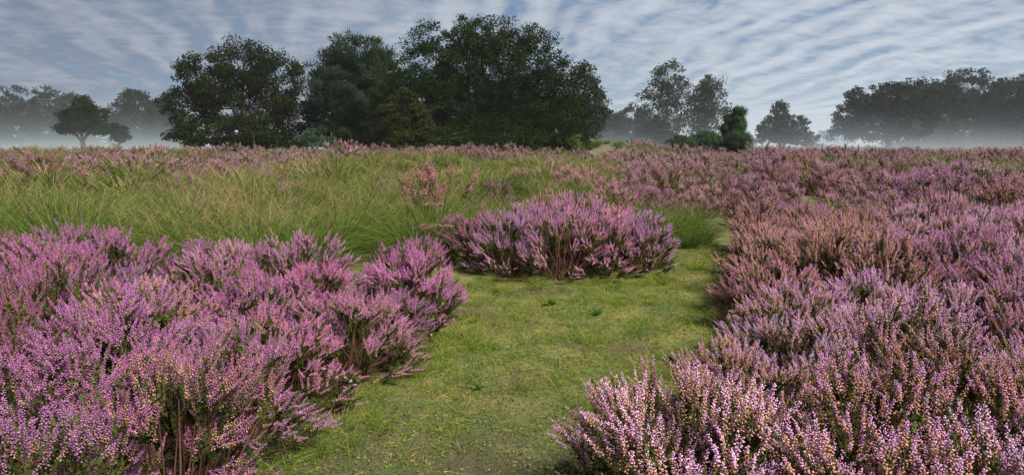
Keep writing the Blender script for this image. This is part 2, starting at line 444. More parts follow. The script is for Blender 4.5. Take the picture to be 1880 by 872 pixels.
def heather_bush(seed, ncl, nsh, nb, br, R=0.42, H=0.56, nleaf=18, stems=True, spike=(0.055, 0.11), split=True):
    rng = np.random.default_rng(seed)
    th = rng.uniform(0, 2 * np.pi, ncl)
    q = np.sqrt((np.arange(ncl) + rng.uniform(0.2, 0.8, ncl)) / ncl)         # 0 centre .. 1 rim
    ph = rng.uniform(0, 6.28, 4)
    lump = np.clip(1 + 0.16 * np.sin(2 * th + ph[0]) * q + 0.12 * np.sin(3 * th + ph[1]) + 0.17 * rng.normal(size=ncl), 0.6, 1.2)
    r = R * q * (1 + 0.13 * np.sin(3 * th + ph[2]))
    z = H * (1 - 0.50 * q ** 3.0) * lump
    z = np.where(q > 0.88, z * rng.uniform(0.45, 1.0, ncl), z)
    skirt = np.arange(ncl) >= int(ncl * 0.64)
    z = np.where(skirt, H * rng.uniform(0.12, 0.66, ncl), z)
    rdir = np.stack([np.cos(th), np.sin(th), np.zeros(ncl)], 1)
    c = rdir * r[:, None]; c[:, 2] = z
    od = nrm(np.array([0, 0, 1.0]) + rdir * (np.where(skirt, 1.9 - 1.3 * z / H, 1.0 * q ** 1.5))[:, None] + rng.normal(size=(ncl, 3)) * 0.12)
    cb = c - od * rng.uniform(0.13, 0.22, ncl)[:, None]
    cb[:, 2] = np.maximum(cb[:, 2], 0.02)
    # shoots
    ns = ncl * nsh
    ci = np.repeat(np.arange(ncl), nsh)
    base = cb[ci] + rng.normal(size=(ns, 3)) * 0.012
    off = rng.normal(size=(ns, 3)) * np.array([0.036, 0.036, 0.026])
    tip = c[ci] + off
    tip -= od[ci] * (np.linalg.norm(off, axis=1) * 0.45)[:, None]
    tip[:, 2] = np.maximum(tip[:, 2], 0.05)
    d = nrm(tip - base)
    Ls = rng.uniform(*spike, ns)
    if True:
        Ls *= rng.uniform(0.75, 1.1, ncl)[ci]
    curve = nrm(np.cross(d, rng.normal(size=d.shape))) * rng.uniform(0, 0.18, ns)[:, None]
    bl = Acc(); fo = Acc(); st = Acc()
    # blossom spikes
    flower = rng.uniform(size=ns) < np.where(skirt[ci], np.where(z[ci] < 0.38 * H, 0.45, 0.85), 0.94)
    fi = np.where(flower)[0]
    t = (np.arange(nb)[None] + rng.uniform(0, 1, (len(fi), nb))) / nb
    an = np.arange(nb)[None] * 2.4 + rng.uniform(0, 6.28, (len(fi), 1))
    F_ = frames(d[fi], rng)
    rr = br * 1.0 * (1.1 - 0.75 * t)
    cc = np.cos(an) * rr; ss_ = np.sin(an) * rr
    P = (tip[fi][:, None] - d[fi][:, None] * (Ls[fi][:, None] * (1 - t))[..., None]
         + curve[fi][:, None] * (Ls[fi][:, None] * (1 - t) ** 2 * 1.2)[..., None]
         + F_[:, None, :, 0] * cc[..., None] + F_[:, None, :, 1] * ss_[..., None])
    out_ = F_[:, None, :, 0] * np.cos(an)[..., None] + F_[:, None, :, 1] * np.sin(an)[..., None]
    ax = (out_ + d[fi][:, None] * (0.15 + 0.9 * t)[..., None] - np.array([0, 0, 0.25])).reshape(-1, 3)
    sc = (br * rng.uniform(0.75, 1.2, t.shape) * (1.08 - 0.42 * t)).reshape(-1)
    Mx = frames(ax, rng) * sc[:, None, None] * np.array([0.84, 0.84, 1.4])
    V, Fc = inst(BELL_V, BELL_F, Mx, P.reshape(-1, 3))
    spr = np.repeat(rng.uniform(size=len(fi)), nb)
    A = per(5, t.reshape(-1), np.clip(0.7 * spr + 0.3 * rng.uniform(size=len(spr)), 0, 1), 0.0)
    bl.add(V, Fc, A)
    # scale-leaved green shoots below and between the spikes
    if nleaf:
        tl = rng.uniform(0.05, 1.12, (ns, nleaf))
        bot = tip - d * Ls[:, None] * rng.uniform(0.75, 1.0, ns)[:, None]
        Pl = base[:, None] + (bot - base)[:, None] * tl[..., None] + rng.normal(size=(ns, nleaf, 3)) * 0.004
        Dl = nrm(d[:, None] + rng.normal(size=(ns, nleaf, 3)) * 0.55).reshape(-1, 3)
        sl = rng.uniform(0.6, 1.3, ns * nleaf) * br * 2.9
        V, Fc = inst(LEAF_V, LEAF_F, frames(Dl, rng) * sl[:, None, None], Pl.reshape(-1, 3))
        fo.add(V, Fc, per(3, tl.reshape(-1) * 0, rng.uniform(size=ns * nleaf), 0.5))
        # leafy sterile tips
        gi = np.where(~flower)[0]
        k = nleaf + 8
        if len(gi):
            tl = rng.uniform(0, 1, (len(gi), k))
            Pl = tip[gi][:, None] - d[gi][:, None] * (0.09 * tl)[..., None] + rng.normal(size=(len(gi), k, 3)) * 0.004
            Dl = nrm(d[gi][:, None] + rng.normal(size=(len(gi), k, 3)) * 0.5).reshape(-1, 3)
            V, Fc = inst(LEAF_V, LEAF_F, frames(Dl, rng) * (br * 3.2), Pl.reshape(-1, 3))
            fo.add(V, Fc, per(3, 0.0 * tl.reshape(-1), rng.uniform(size=len(gi) * k), 0.5))
    if stems:
        root = np.stack([rng.normal(size=ncl) * R * 0.12, rng.normal(size=ncl) * R * 0.12, np.full(ncl, -0.03)], 1)
        mid = 0.5 * (root + cb) + rdir * 0.03 * q[:, None] + rng.normal(size=(ncl, 3)) * 0.02
        mid[:, 2] = np.maximum(mid[:, 2], 0.02)
        V, Fc, n = tubes(np.stack([root, mid, cb], 1), np.tile([[0.006, 0.0045, 0.003]], (ncl, 1)), 4)
        st.add(V, Fc, per(n, np.zeros(ncl), rng.uniform(size=ncl), 1.0))
        V, Fc, n = tubes(np.stack([base, tip - d * 0.01], 1), np.tile([[0.0016, 0.0009]], (ns, 1)), 3)
        st.add(V, Fc, per(n, np.zeros(ns), rng.uniform(size=ns), 1.0))
    if split:
        return bl.build('heather_blossoms', True), fo.build('heather_foliage'), st.build('heather_stems')
    al = Acc()
    for acc in (bl, fo, st):
        for V, Fc, A in zip(acc.V, acc.Fc, acc.A): pass
        if acc.V: al.add(np.concatenate(acc.V), np.concatenate(acc.Fc), np.concatenate(acc.A))
    return al.build('heather')


rs = np.random.RandomState(11)
NEAR = [heather_bush(100 + i, 54 + 3 * (i % 3), 14, 27, 0.0042, R=0.43, H=0.50, spike=(0.055, 0.115)) for i in range(5)]
MID = [heather_bush(200 + i, 42, 9, 9, 0.0068, R=0.46, H=0.52, nleaf=4, stems=True, split=False) for i in range(4)]
FAR = [heather_bush(300 + i, 34, 6, 5, 0.0110, R=0.55, H=0.46, nleaf=5, stems=False, split=False, spike=(0.07, 0.12)) for i in range(3)]
for tr in NEAR:
    for me in tr: me.materials.append(M_HEATH)
for me in MID: me.materials.append(M_HEATH)
for me in FAR: me.materials.append(M_HEATH_FAR)


def inside(px, py, poly):
    px = np.asarray(px, float); py = np.asarray(py, float)
    r = np.zeros(px.shape, bool); n = len(poly)
    for i in range(n):
        x1, y1 = poly[i]; x2, y2 = poly[(i + 1) % n]
        hit = ((y1 > py) != (y2 > py)) & (px < (x2 - x1) * (py - y1) / ((y2 - y1) or 1e-9) + x1)
        r ^= hit
    return r


def scatter(poly, spacing, rng, tries=40000, old=()):
    xs = [p[0] for p in poly]; ys = [p[1] for p in poly]
    pts = [tuple(p) for p in old]; n0 = len(pts)
    arr = np.zeros((20000, 2)); n = 0
    for p in pts: arr[n] = p; n += 1
    cx = rng.uniform(min(xs), max(xs), tries); cy = rng.uniform(min(ys), max(ys), tries)
    ok = inside(cx, cy, poly)
    for x, y in zip(cx[ok], cy[ok]):
        if n and np.min((arr[:n, 0] - x) ** 2 + (arr[:n, 1] - y) ** 2) < (spacing * 1.0) ** 2: continue
        arr[n] = (x, y); n += 1
    return arr[n0:n].copy()


LEFT = [(-6.5, 0.5), (-1.25, 0.8), (-1.02, 2.3), (-1.0, 2.9), (-0.88, 3.3), (-0.78, 3.9), (-0.66, 4.5), (-0.85, 4.9), (-1.6, 5.0), (-2.8, 5.1), (-4.6, 5.1), (-6.5, 4.6)]
L_EDGE = [(-1.22, 1.55), (-1.12, 2.05), (-1.14, 2.55), (-1.12, 3.0), (-0.86, 3.35), (-0.80, 3.85), (-0.64, 4.35), (-0.72, 4.75)]
RIGHT = [(0.52, 1.15), (0.52, 1.9), (0.86, 2.5), (1.3, 3.0), (1.62, 3.8), (1.82, 4.7), (2.2, 5.6), (2.55, 6.6), (2.75, 7.6), (7.0, 7.6), (6.0, 5.6), (3.0, 2.2), (2.2, 1.15)]
R_EDGE = [(0.50, 1.2), (0.50, 1.62), (0.56, 2.02), (0.86, 2.42), (1.16, 2.76), (1.42, 3.2), (1.62, 3.7), (1.74, 4.25), (1.82, 4.75), (2.05, 5.3), (2.32, 5.85), (2.52, 6.45), (2.7, 7.05)]
CENTRE = [(-0.02, 6.25), (0.42, 6.05), (0.86, 6.15), (1.28, 6.45), (0.2, 6.75), (0.66, 6.65), (1.08, 6.95), (-0.35, 6.75), (0.45, 7.2), (-0.7, 7.3), (0.85, 7.35)]

LILAC = (0.80, 0.47, 0.70)
PURPLE = (0.62, 0.205, 0.48)
DUSTY = (0.64, 0.31, 0.44)


def behind(x, y):
    """what of the background a spot on the heath lies in front of"""
    px = 940 + 1237 * x / y
    for lim, nm in ((330, 'the misty trees on the left'), (580, 'the broad left oak'), (720, 'the pine'), (900, "the largest oak's left half"), (1080, "the largest oak's right half"), (1200, 'the grassy mound'),
                    (1330, 'the pair of airy trees'), (1400, 'the juniper column'), (1510, 'the small lone tree'), (1660, 'the spreading oak'), (1790, 'the domed oak'), (1e9, 'the right end of the wood')):
        if px < lim: return nm


PENDING = {}


def later(o, pre, x, y, cat, group):
    """label given once all of a kind are placed: counted from the left below the same landmark"""
    PENDING.setdefault((pre, behind(x, y)), []).append((x / y, o))
    tag(o, None, cat, group)


def howfar(d): return 'near' if d < 9.5 else 'fairly near' if d < 12 else 'midway' if d < 15 else 'well back'


def jit(c, rng, s=0.08): return tuple(float(np.clip(v * (1 + rng.normal() * s), 0.02, 0.9)) for v in c)


def place_near(x, y, label, group, tint, age, sc=1.0, hz=1.0, k=None):
    k = rs.randint(len(NEAR)) if k is None else k
    rt = bpy.data.objects.new('heather_bush', None); COL.objects.link(rt)
    rt.empty_display_size = 0.1
    rt.location = (x, y, Tz(x, y)); rt.rotation_euler = (rs.normal() * 0.05, rs.normal() * 0.05, rs.uniform(0, 6.28))
    rt.scale = (sc, sc * rs.uniform(0.92, 1.08), sc * hz)
    tag(rt, label, 'heather', group)
    col = jit(tint, rs) + (age + rs.normal() * 0.06,)
    for nm, me in zip(('blossoms', 'foliage', 'stems'), NEAR[k]):
        o = link(nm, me, None, rt); o.color = col; o['kind'] = 'stuff'
    return rt


ORD = 'first second third fourth fifth sixth seventh eighth ninth tenth eleventh twelfth thirteenth fourteenth fifteenth sixteenth seventeenth eighteenth nineteenth twentieth'.split() + ['twenty-' + w for w in 'first second third fourth fifth sixth seventh eighth ninth'.split()]


def rows(P, y0, step, sign):
    """row from the front, and place in that row counted from the path"""
    r = np.maximum(0, np.floor((P[:, 1] - y0) / step)).astype(int)
    k = np.zeros(len(P), int)
    for q in np.unique(r):
        ii = np.where(r == q)[0]
        k[ii[np.argsort(sign * P[ii, 0])]] = np.arange(len(ii))
    return r, k


def ordn(k): return ORD[k] if k < len(ORD) else 'last'


pl = np.concatenate([np.array(L_EDGE), scatter(LEFT, 0.48, rs, old=L_EDGE)])
vis = pl[(np.abs(pl[:, 0]) < 0.80 * pl[:, 1] + 0.8) & (pl[:, 1] > 0.95)]
rw, kk = rows(vis, 0.9, 0.6, -1)
for (x, y), r_, k_ in zip(vis, rw, kk):
    hh = float(np.interp(x, [-4, -2.4, -1.3, -0.7], [0.57, 0.56, 0.50, 0.46])) * rs.uniform(0.74, 1.10)
    s_ = rs.uniform(0.95, 1.15) if x < -1.2 else 0.95
    pinkish = rs.uniform() < 0.25 and y > 2.2
    lab = '%s heather bush of left clump, %s row from front, %s from the path' % ('paler pink' if pinkish else 'purple', ordn(r_), ordn(k_))
    place_near(x, y, lab, 'heather clump left of the path', (0.64, 0.30, 0.48) if pinkish else [PURPLE, (0.48, 0.17, 0.40), (0.52, 0.19, 0.38)][rs.randint(3)], 0.42 if pinkish else rs.uniform(0.0, 0.22), s_, hh / 0.50 / s_)
pr = np.concatenate([np.array(R_EDGE), scatter(RIGHT, 0.42, rs, old=R_EDGE)])
vis = pr[(pr[:, 0] < 0.80 * pr[:, 1] + 0.8)]
rw, kk = rows(vis, 1.1, 0.6, 1)
for (x, y), r_, k_ in zip(vis, rw, kk):
    if y < 2.7: kind_, tint, age = 'lilac and peach', LILAC, 0.58
    elif y > 3.9 and x < 0.42 * y + 0.75: kind_, tint, age = 'faded brownish pink', DUSTY, 0.72
    else: kind_, tint, age = 'lilac', LILAC, 0.40
    lab = '%s heather bush of right clump, %s row from front, %s from the path' % (kind_, ordn(r_), ordn(k_))
    place_near(x, y, lab, 'heather clump right of the path', tint, age, rs.uniform(0.92, 1.1), rs.uniform(0.92, 1.1) * (1 + 0.22 * float(mounds(x * 1.4, y * 1.4))))
cent_w = ['at the front left', 'at the front, second from the left', 'at the front, third from the left', 'at its right end', 'on its left shoulder', 'in its middle', 'behind its right end', 'beside its left end',
          'behind its middle', 'behind its left end', 'behind its right shoulder']
for i, (x, y) in enumerate(CENTRE):
    brown = x < -0.5 or y > 7.1
    lab = ('faded brown' if brown else 'pink') + ' heather bush of rounded clump at the bend, ' + cent_w[i]
    place_near(x, y, lab, 'rounded heather clump at the bend of the path', DUSTY if brown else jit((0.66, 0.32, 0.55), rs, .05), 0.75 if brown else 0.3, rs.uniform(0.95, 1.1), rs.uniform(0.95, 1.1) * (1.16 - 0.30 * abs(x - 0.55) ** 1.3))

# the open heath beyond
FIELD = [(0.7, 9.0), (1.9, 9.8), (2.75, 8.7), (2.85, 7.7), (8.0, 7.7), (60, 70), (62, 88), (20, 88), (9, 56), (8, 40), (1.6, 30), (1.3, 20), (0.7, 13)]
mid_pts = scatter(FIELD, 0.66, rs, 60000)
mid_pts = mid_pts[mid_pts[:, 0] < 0.80 * mid_pts[:, 1] + 1.2]
near_oak = scatter([(-10, 29), (2.5, 28), (2.5, 38), (-10, 38)], 1.0, rs, 4000)
in_grass = np.array([(-1.1, 9.4), (-4.4, 9.5), (-3.6, 10.8), (-1.8, 11.5), (-0.3, 11.0), (-6.0, 12.0), (-5.0, 13.5), (-2.6, 14.0), (0.2, 14.5)])
left_far = scatter([(-14, 14), (-7, 17), (-6, 30), (-12, 40), (-40, 44), (-26, 26)], 1.15, rs, 9000)
pts = np.concatenate([mid_pts, near_oak, left_far, in_grass])
grp = np.array([0] * len(mid_pts) + [1] * len(near_oak) + [2] * len(left_far) + [3] * len(in_grass))
edge = np.interp(pts[:, 1], [9, 13, 20, 30], [0.7, 0.7, 1.3, 1.6]) + 0.05 * pts[:, 1]
edge += 0.10 * pts[:, 1] * np.sin(pts[:, 1] * 0.9 + 1) * np.sin(pts[:, 1] * 0.37) + rs.normal(size=len(pts)) * 0.05 * pts[:, 1]
keep = (grp > 0) | (pts[:, 0] > edge) | (pts[:, 1] < 9.5)
pts, grp = pts[keep], grp[keep]
dist = np.hypot(pts[:, 0], pts[:, 1])
# leave openings for grass in the field
hole = (np.sin(pts[:, 0] * 0.55 + 1.7 * np.sin(pts[:, 1] * 0.23)) * np.sin(pts[:, 1] * 0.33 + 0.4 * pts[:, 0]) > 0.52) & (dist > 10)
hole_pts = pts[hole]
pts, grp, dist = pts[~hole], grp[~hole], dist[~hole]
order = np.argsort(dist)
N_THINGS = 185
FIRST_FAR = []
far_pts = []
for rank, i in enumerate(order):
    x, y = pts[i]
    if rank < N_THINGS and dist[i] < 21:
        me = MID[rs.randint(len(MID))]
        s = rs.uniform(0.9, 1.3) * (1 + 0.42 * mounds(x, y))
        o = link('heather_bush', me, None, None, (x, y, Tz(x, y)), (0, 0, rs.uniform(0, 6.28)), (s, s, s * rs.uniform(0.8, 1.15)))
        o.color = jit(DUSTY if rs.uniform() < 0.55 else (0.56, 0.26, 0.52), rs) + (0.36,)
        later(o, 'dusty pink heather bush ' + howfar(dist[i]), x, y, 'heather', 'heather bushes on the open heath')
    else: far_pts.append((x, y, dist[i]))
far_pts = np.array(far_pts)


def instancer(name, P, sources, rng, smin, smax, zs=(0.8, 1.2), tilt=0.05):
    """one object: copies of the source meshes stood on points"""
    me = bpy.data.meshes.new(name)
    n = len(P)
    me.vertices.add(n)
    co = np.stack([P[:, 0], P[:, 1], T(P[:, 0], P[:, 1])], 1).astype(np.float32)
    me.vertices.foreach_set('co', co.ravel())
    s = rng.uniform(smin, smax, n) * (1 + 0.50 * mounds(P[:, 0], P[:, 1]))
    sv = np.stack([s, s, s * rng.uniform(zs[0], zs[1], n)], 1).astype(np.float32)
    rv = np.stack([rng.normal(size=n) * tilt, rng.normal(size=n) * tilt, rng.uniform(0, 6.28, n)], 1).astype(np.float32)
    for nm, d in (('scl', sv), ('rot', rv)):
        at = me.attributes.new(nm, 'FLOAT_VECTOR', 'POINT'); at.data.foreach_set('vector', d.ravel())
    at = me.attributes.new('pick', 'INT', 'POINT'); at.data.foreach_set('value', rng.randint(0, len(sources), n).astype(np.int32))
    o = link(name, me)
    ng = bpy.data.node_groups.new(name, 'GeometryNodeTree')
    ng.interface.new_socket('Geometry', in_out='INPUT', socket_type='NodeSocketGeometry')
    ng.interface.new_socket('Geometry', in_out='OUTPUT', socket_type='NodeSocketGeometry')
    N = ng.nodes; Lk = ng.links
    gi = N.new('NodeGroupInput'); go = N.new('NodeGroupOutput')
    g2i = N.new('GeometryNodeGeometryToInstance')
    for so in sources:
        oi = N.new('GeometryNodeObjectInfo'); oi.inputs['Object'].default_value = so
        oi.inputs['As Instance'].default_value = True
        Lk.new(oi.outputs['Geometry'], g2i.inputs[0])
    # the multi-input socket lists each source as one instance
    jn = N.new('GeometryNodeJoinGeometry')
    N.remove(g2i)
    for nd in [x for x in N if x.bl_idname == 'GeometryNodeObjectInfo']: Lk.new(nd.outputs['Geometry'], jn.inputs[0])
    ip = N.new('GeometryNodeInstanceOnPoints')
    Lk.new(gi.outputs[0], ip.inputs['Points']); Lk.new(jn.outputs[0], ip.inputs['Instance'])
    ip.inputs['Pick Instance'].default_value = True
    for nm, ty, sk in (('pick', 'INT', 'Instance Index'), ('rot', 'FLOAT_VECTOR', 'Rotation'), ('scl', 'FLOAT_VECTOR', 'Scale')):
        na = N.new('GeometryNodeInputNamedAttribute'); na.data_type = ty; na.inputs['Name'].default_value = nm
        src = na.outputs['Attribute']
        if nm == 'rot':
            er = N.new('FunctionNodeEulerToRotation'); Lk.new(src, er.inputs[0]); src = er.outputs[0]
        Lk.new(src, ip.inputs[sk])
    Lk.new(ip.outputs[0], go.inputs[0])
    md = o.modifiers.new('scatter', 'NODES'); md.node_group = ng
    return o


# three bushes of the far kind stand on the heath themselves and lend their shape to the rest
src_pts = far_pts[np.argsort(far_pts[:, 2])][:3]
far_src = []
for i in range(3):
    x, y, _ = src_pts[i]
    o = link('heather_bush', FAR[i], None, None, (x, y, Tz(x, y)))
    o.color = (0.58, 0.29, 0.47, 0.25)
    later(o, 'dusty pink heather bush well back', x, y, 'heather', 'heather bushes on the open heath')
    far_src.append(o)
rest = far_pts[np.argsort(far_pts[:, 2])][3:]
fh = instancer('far_heather', rest, far_src, rs, 0.75, 1.7, (0.65, 1.1))
tag(fh, 'carpet of dusty pink heather running far back to the misty trees', 'heather', kind='stuff')

# ------------------------------------------------------------------ tall moor grass
def tussock(seed, n=420, L=(0.45, 0.95), w=0.0030, spread=0.10, culms=26, K=5):
    rng = np.random.default_rng(seed)
    th = rng.uniform(0, 6.28, n); r = spread * np.sqrt(rng.uniform(size=n))
    P = np.stack([np.cos(th) * r, np.sin(th) * r, np.full(n, -0.02)], 1)
    lean = rng.uniform(0.05, 0.75, n) ** 1.3
    D = np.stack([np.cos(th) * lean, np.sin(th) * lean, np.ones(n)], 1) + rng.normal(size=(n, 3)) * 0.27
    ac = Acc()
    V, Fc, t, k = blades(P, D, rng.uniform(*L, n), rng.uniform(0.1, 0.95, n), w * rng.uniform(0.7, 1.3, n), rng, K)
    A = per(k, np.zeros(n), rng.uniform(size=n), 0.0); A[:, 0] = t
    ac.add(V, Fc, A)
    if culms:
        m = culms
        th = rng.uniform(0, 6.28, m); P = np.stack([np.cos(th) * spread * .5, np.sin(th) * spread * .5, np.zeros(m)], 1)
        D = np.stack([np.cos(th) * 0.22, np.sin(th) * 0.22, np.ones(m)], 1) + rng.normal(size=(m, 3)) * 0.12
        Lc = rng.uniform(L[1] * 0.7, L[1] * 1.12, m); bd = rng.uniform(0.1, 0.6, m)
        V, Fc, t, k = blades(P, D, Lc, bd, np.full(m, w * 0.55), rng, K)
        A = per(k, np.zeros(m), 0.6 + 0.4 * rng.uniform(size=m), 0.15); A[:, 0] = t
        ac.add(V, Fc, A)
        tips = V.reshape(m, k, 3)[:, -1]; pre = V.reshape(m, k, 3)[:, -3]
        dd = nrm(tips - pre)
        q = 12
        tt = rng.uniform(0, 1, (m, q))
        Ph = tips[:, None] - dd[:, None] * (0.16 * tt)[..., None] + rng.normal(size=(m, q, 3)) * 0.003
        Dh = nrm(dd[:, None] + rng.normal(size=(m, q, 3)) * 0.25).reshape(-1, 3)
        V, Fc = inst(LEAF_V, LEAF_F, frames(Dh, rng) * np.array([0.006, 0.006, 0.03]), Ph.reshape(-1, 3))
        ac.add(V, Fc, per(3, np.ones(m * q), rng.uniform(size=m * q), 0.85))
    return ac.build('grass_tussock')


TUSS = [tussock(400 + i, 520, (0.3, 1.0), 0.0031, 0.15, 16) for i in range(5)]
TFAR = [tussock(420 + i, 150, (0.4, 0.85), 0.0105, 0.16, 16, 3) for i in range(3)]
for me in TUSS + TFAR: me.materials.append(M_TUSS)
GRASS = [(-0.75, 5.5), (-0.95, 6.4), (-1.0, 7.4), (-0.4, 7.9), (1.2, 8.0), (0.75, 8.6), (0.5, 9.5), (1.6, 12), (2.6, 16), (3.4, 22), (3.6, 28), (-8, 28), (-7, 17), (-14, 14), (-7.5, 8.0), (-6.0, 5.2), (-4.6, 5.6), (-1.6, 5.55)]
gp_ = scatter(GRASS, 0.42, rs, 30000)
gp_ = gp_[np.abs(gp_[:, 0]) < 0.80 * gp_[:, 1] + 1.0]
gp_ = gp_[(mounds(gp_[:, 0] * 0.9 + 3, gp_[:, 1] * 0.9) > -0.42)]
gd = np.hypot(gp_[:, 0], gp_[:, 1]); go_ = np.argsort(gd)
gfar = []
for rank, i in enumerate(go_):
    x, y = gp_[i]
    if rank < 170 and gd[i] < 13:
        s = rs.uniform(0.55, 1.25) * (1.08 if y < 7 else 0.95) * (1.02 + 0.45 * float(mounds(x * 0.9 + 3, y * 0.9)))
        s = min(s, 1.2)
        o = link('grass_tussock', TUSS[rs.randint(len(TUSS))], None, None, (x, y, Tz(x, y)), (0, 0, rs.uniform(0, 6.28)), (s, s, s * rs.uniform(0.8, 1.1)))
        hf = 'in front row' if y < 6.6 else 'midway' if y < 9 else 'farther back'
        later(o, '%s grass tussock %s' % ('lush' if y < 6.6 else 'yellowish', hf), x, y, 'grass tussock', 'tussocks of tall grass')
    else: gfar.append((x, y))
gfar = np.array(gfar)
gap_tuss = [(1.95, 8.3), (2.25, 8.9), (1.6, 8.6), (2.35, 8.2), (1.5, 8.1), (1.75, 7.75), (2.1, 7.9), (1.85, 9.2), (2.45, 9.0)]
for k, (x, y) in enumerate(gap_tuss):
    s = rs.uniform(0.45, 0.75)
    o = link('grass_tussock', TUSS[rs.randint(len(TUSS))], None, None, (x, y, Tz(x, y)), (0, 0, rs.uniform(0, 6.28)), (s, s, s))
    tag(o, 'short green grass tussock where the path ends, ' + ('in the middle', 'farthest back', 'behind the rounded clump', 'by the brownish heather', 'nearest the rounded clump', 'in the front row', 'front and centre', 'at the back left', 'at the back right')[k], 'grass tussock', 'short tussocks at the end of the path')
# grass farther off, in openings of the heath and along its far edge
extra = [scatter([(1.3, 20), (9, 40), (20, 88), (62, 88), (60, 70), (8, 8)], 1.6, rs, 5000),
         scatter([(-12, 40), (-6, 30), (-10, 38), (2, 39), (12, 41), (14, 52), (-6, 48), (-45, 58), (-42, 44)], 0.8, rs, 9000)]
gfar = np.concatenate([gfar] + extra + [hole_pts])
far_t = []
for i in range(3):
    x, y = gfar[i]
    o = link('grass_tussock', TFAR[i], None, None, (x, y, Tz(x, y)))
    later(o, 'yellowish grass tussock farther back', x, y, 'grass tussock', 'tussocks of tall grass')
    far_t.append(o)
fg = instancer('moor_grass', gfar[3:], far_t, rs, 0.45, 1.1, (0.7, 1.1))
tag(fg, 'sweep of olive and straw moor grass behind the tussocks', 'grass', kind='stuff')

for (pre, what), lst in PENDING.items():
    lst.sort(key=lambda t: t[0])
    for k, (_, o) in enumerate(lst):
        o['label'] = pre + (', below ' if len(lst) == 1 else ', %s from left below ' % ordn(k)) + what

# ------------------------------------------------------------------ turf, moss and lichen on the path
PATH = [(-0.75, 0.9), (0.2, 0.9), (0.3, 2.1), (0.75, 2.8), (1.2, 3.4), (1.45, 4.4), (1.8, 5.4), (2.2, 6.6), (2.5, 8.6), (2.2, 9.4), (1.4, 8.6), (1.5, 7.2), (1.75, 6.5), (1.3, 6.0), (0.4, 5.75), (-0.4, 5.8), (-0.6, 5.2), (-0.3, 4.5), (-0.45, 3.7), (-0.7, 3.0), (-0.95, 2.3)]


def turf():
    rng = np.random.default_rng(77)
    N = 205000
    x = rng.uniform(-1.2, 2.7, N); y = rng.uniform(0.9, 9.4, N)
    ok = inside(x, y, PATH) | (inside(x, y + 0.2, PATH)) | (inside(x + 0.15, y, PATH)) | (inside(x - 0.15, y, PATH))
    n1 = np.sin(x * 5.1 + 2 * np.sin(y * 3.3)) * np.sin(y * 4.3 + 1.7 * np.sin(x * 4.7 + 1))
    n2 = np.sin(x * 13 + 3 * np.sin(y * 7)) * np.sin(y * 11 + 2 * np.sin(x * 9))
    tuft = np.sin(x * 23 + 4 * np.sin(y * 9)) * np.sin(y * 19 + 4 * np.sin(x * 11 + 2))
    dens = 0.30 + 0.50 * n1 + 0.30 * n2 + 0.30 * tuft + 0.45 * sstep(y, 2.0, 3.6)
    dens *= np.where(y > 6, 0.6, 1)
    ok &= rng.uniform(size=N) < dens
    x, y, n1, n2, tuft = x[ok], y[ok], n1[ok], n2[ok], tuft[ok]
    n = len(x)
    P = np.stack([x, y, T(x, y) - 0.004], 1)
    D = np.stack([rng.normal(size=n) * 0.5, rng.normal(size=n) * 0.5, np.ones(n)], 1)
    L = rng.uniform(0.011, 0.034, n) * (1 + 0.5 * np.clip(n2, 0, 1) + 0.9 * np.clip(tuft, 0, 1))
    V, Fc, t, k = blades(P, D, L, rng.uniform(0.1, 0.9, n), rng.uniform(0.0007, 0.0014, n), rng, 3)
    A = per(k, np.zeros(n), rng.uniform(size=n), 0.0); A[:, 0] = t
    ac = Acc(); ac.add(V, Fc, A)
    # longer wisps and straws
    m = 2600
    xi = rng.integers(0, n, m)
    P = np.stack([x[xi], y[xi], T(x[xi], y[xi])], 1)
    D = np.stack([rng.normal(size=m) * 0.6, rng.normal(size=m) * 0.6, np.ones(m)], 1)
    V, Fc, t, k = blades(P, D, rng.uniform(0.06, 0.15, m), rng.uniform(0.2, 1.0, m), np.full(m, 0.0011), rng, 4)
    A = per(k, np.zeros(m), rng.uniform(0.3, 1.25, size=m), 0.0); A[:, 0] = t
    ac.add(V, Fc, A)
    # taller tufts, most of them along the edges of the path
    cx = rng.uniform(-1.5, 2.8, 6000); cy = rng.uniform(1.2, 9.0, 6000)
    ins = inside(cx, cy, PATH)
    near = inside(cx + 0.22, cy, PATH) | inside(cx - 0.22, cy, PATH) | inside(cx, cy - 0.3, PATH) | inside(cx, cy + 0.2, PATH)
    rim = inside(cx, cy, PATH) & ~(inside(cx + 0.2, cy, PATH) & inside(cx - 0.2, cy, PATH) & inside(cx, cy + 0.25, PATH))
    pick = np.concatenate([np.where((near & ~ins) | rim)[0][:330], np.where(ins)[0][:110]])
    q = 26
    ci = np.repeat(pick, q); m = len(ci)
    big_ = np.repeat(rng.uniform(0.5, 1.3, len(pick)), q)
    ox, oy = rng.normal(size=m) * 0.022, rng.normal(size=m) * 0.022
    bx_, by_ = cx[ci] + ox, cy[ci] + oy
    P = np.stack([bx_, by_, T(bx_, by_) - 0.004], 1)
    D = np.stack([ox * 14 + rng.normal(size=m) * 0.25, oy * 14 + rng.normal(size=m) * 0.25, np.ones(m)], 1)
    V, Fc, t, k = blades(P, D, rng.uniform(0.05, 0.14, m) * big_, rng.uniform(0.2, 1.0, m), rng.uniform(0.0008, 0.0016, m), rng, 4)
    A = per(k, np.zeros(m), rng.uniform(size=m), 0.0); A[:, 0] = t
    ac.add(V, Fc, A)
    return ac.build('short_grass')


tf = link('short_grass', turf(), M_TURF)
tag(tf, 'short mossy green turf growing along the path', 'grass', kind='stuff')


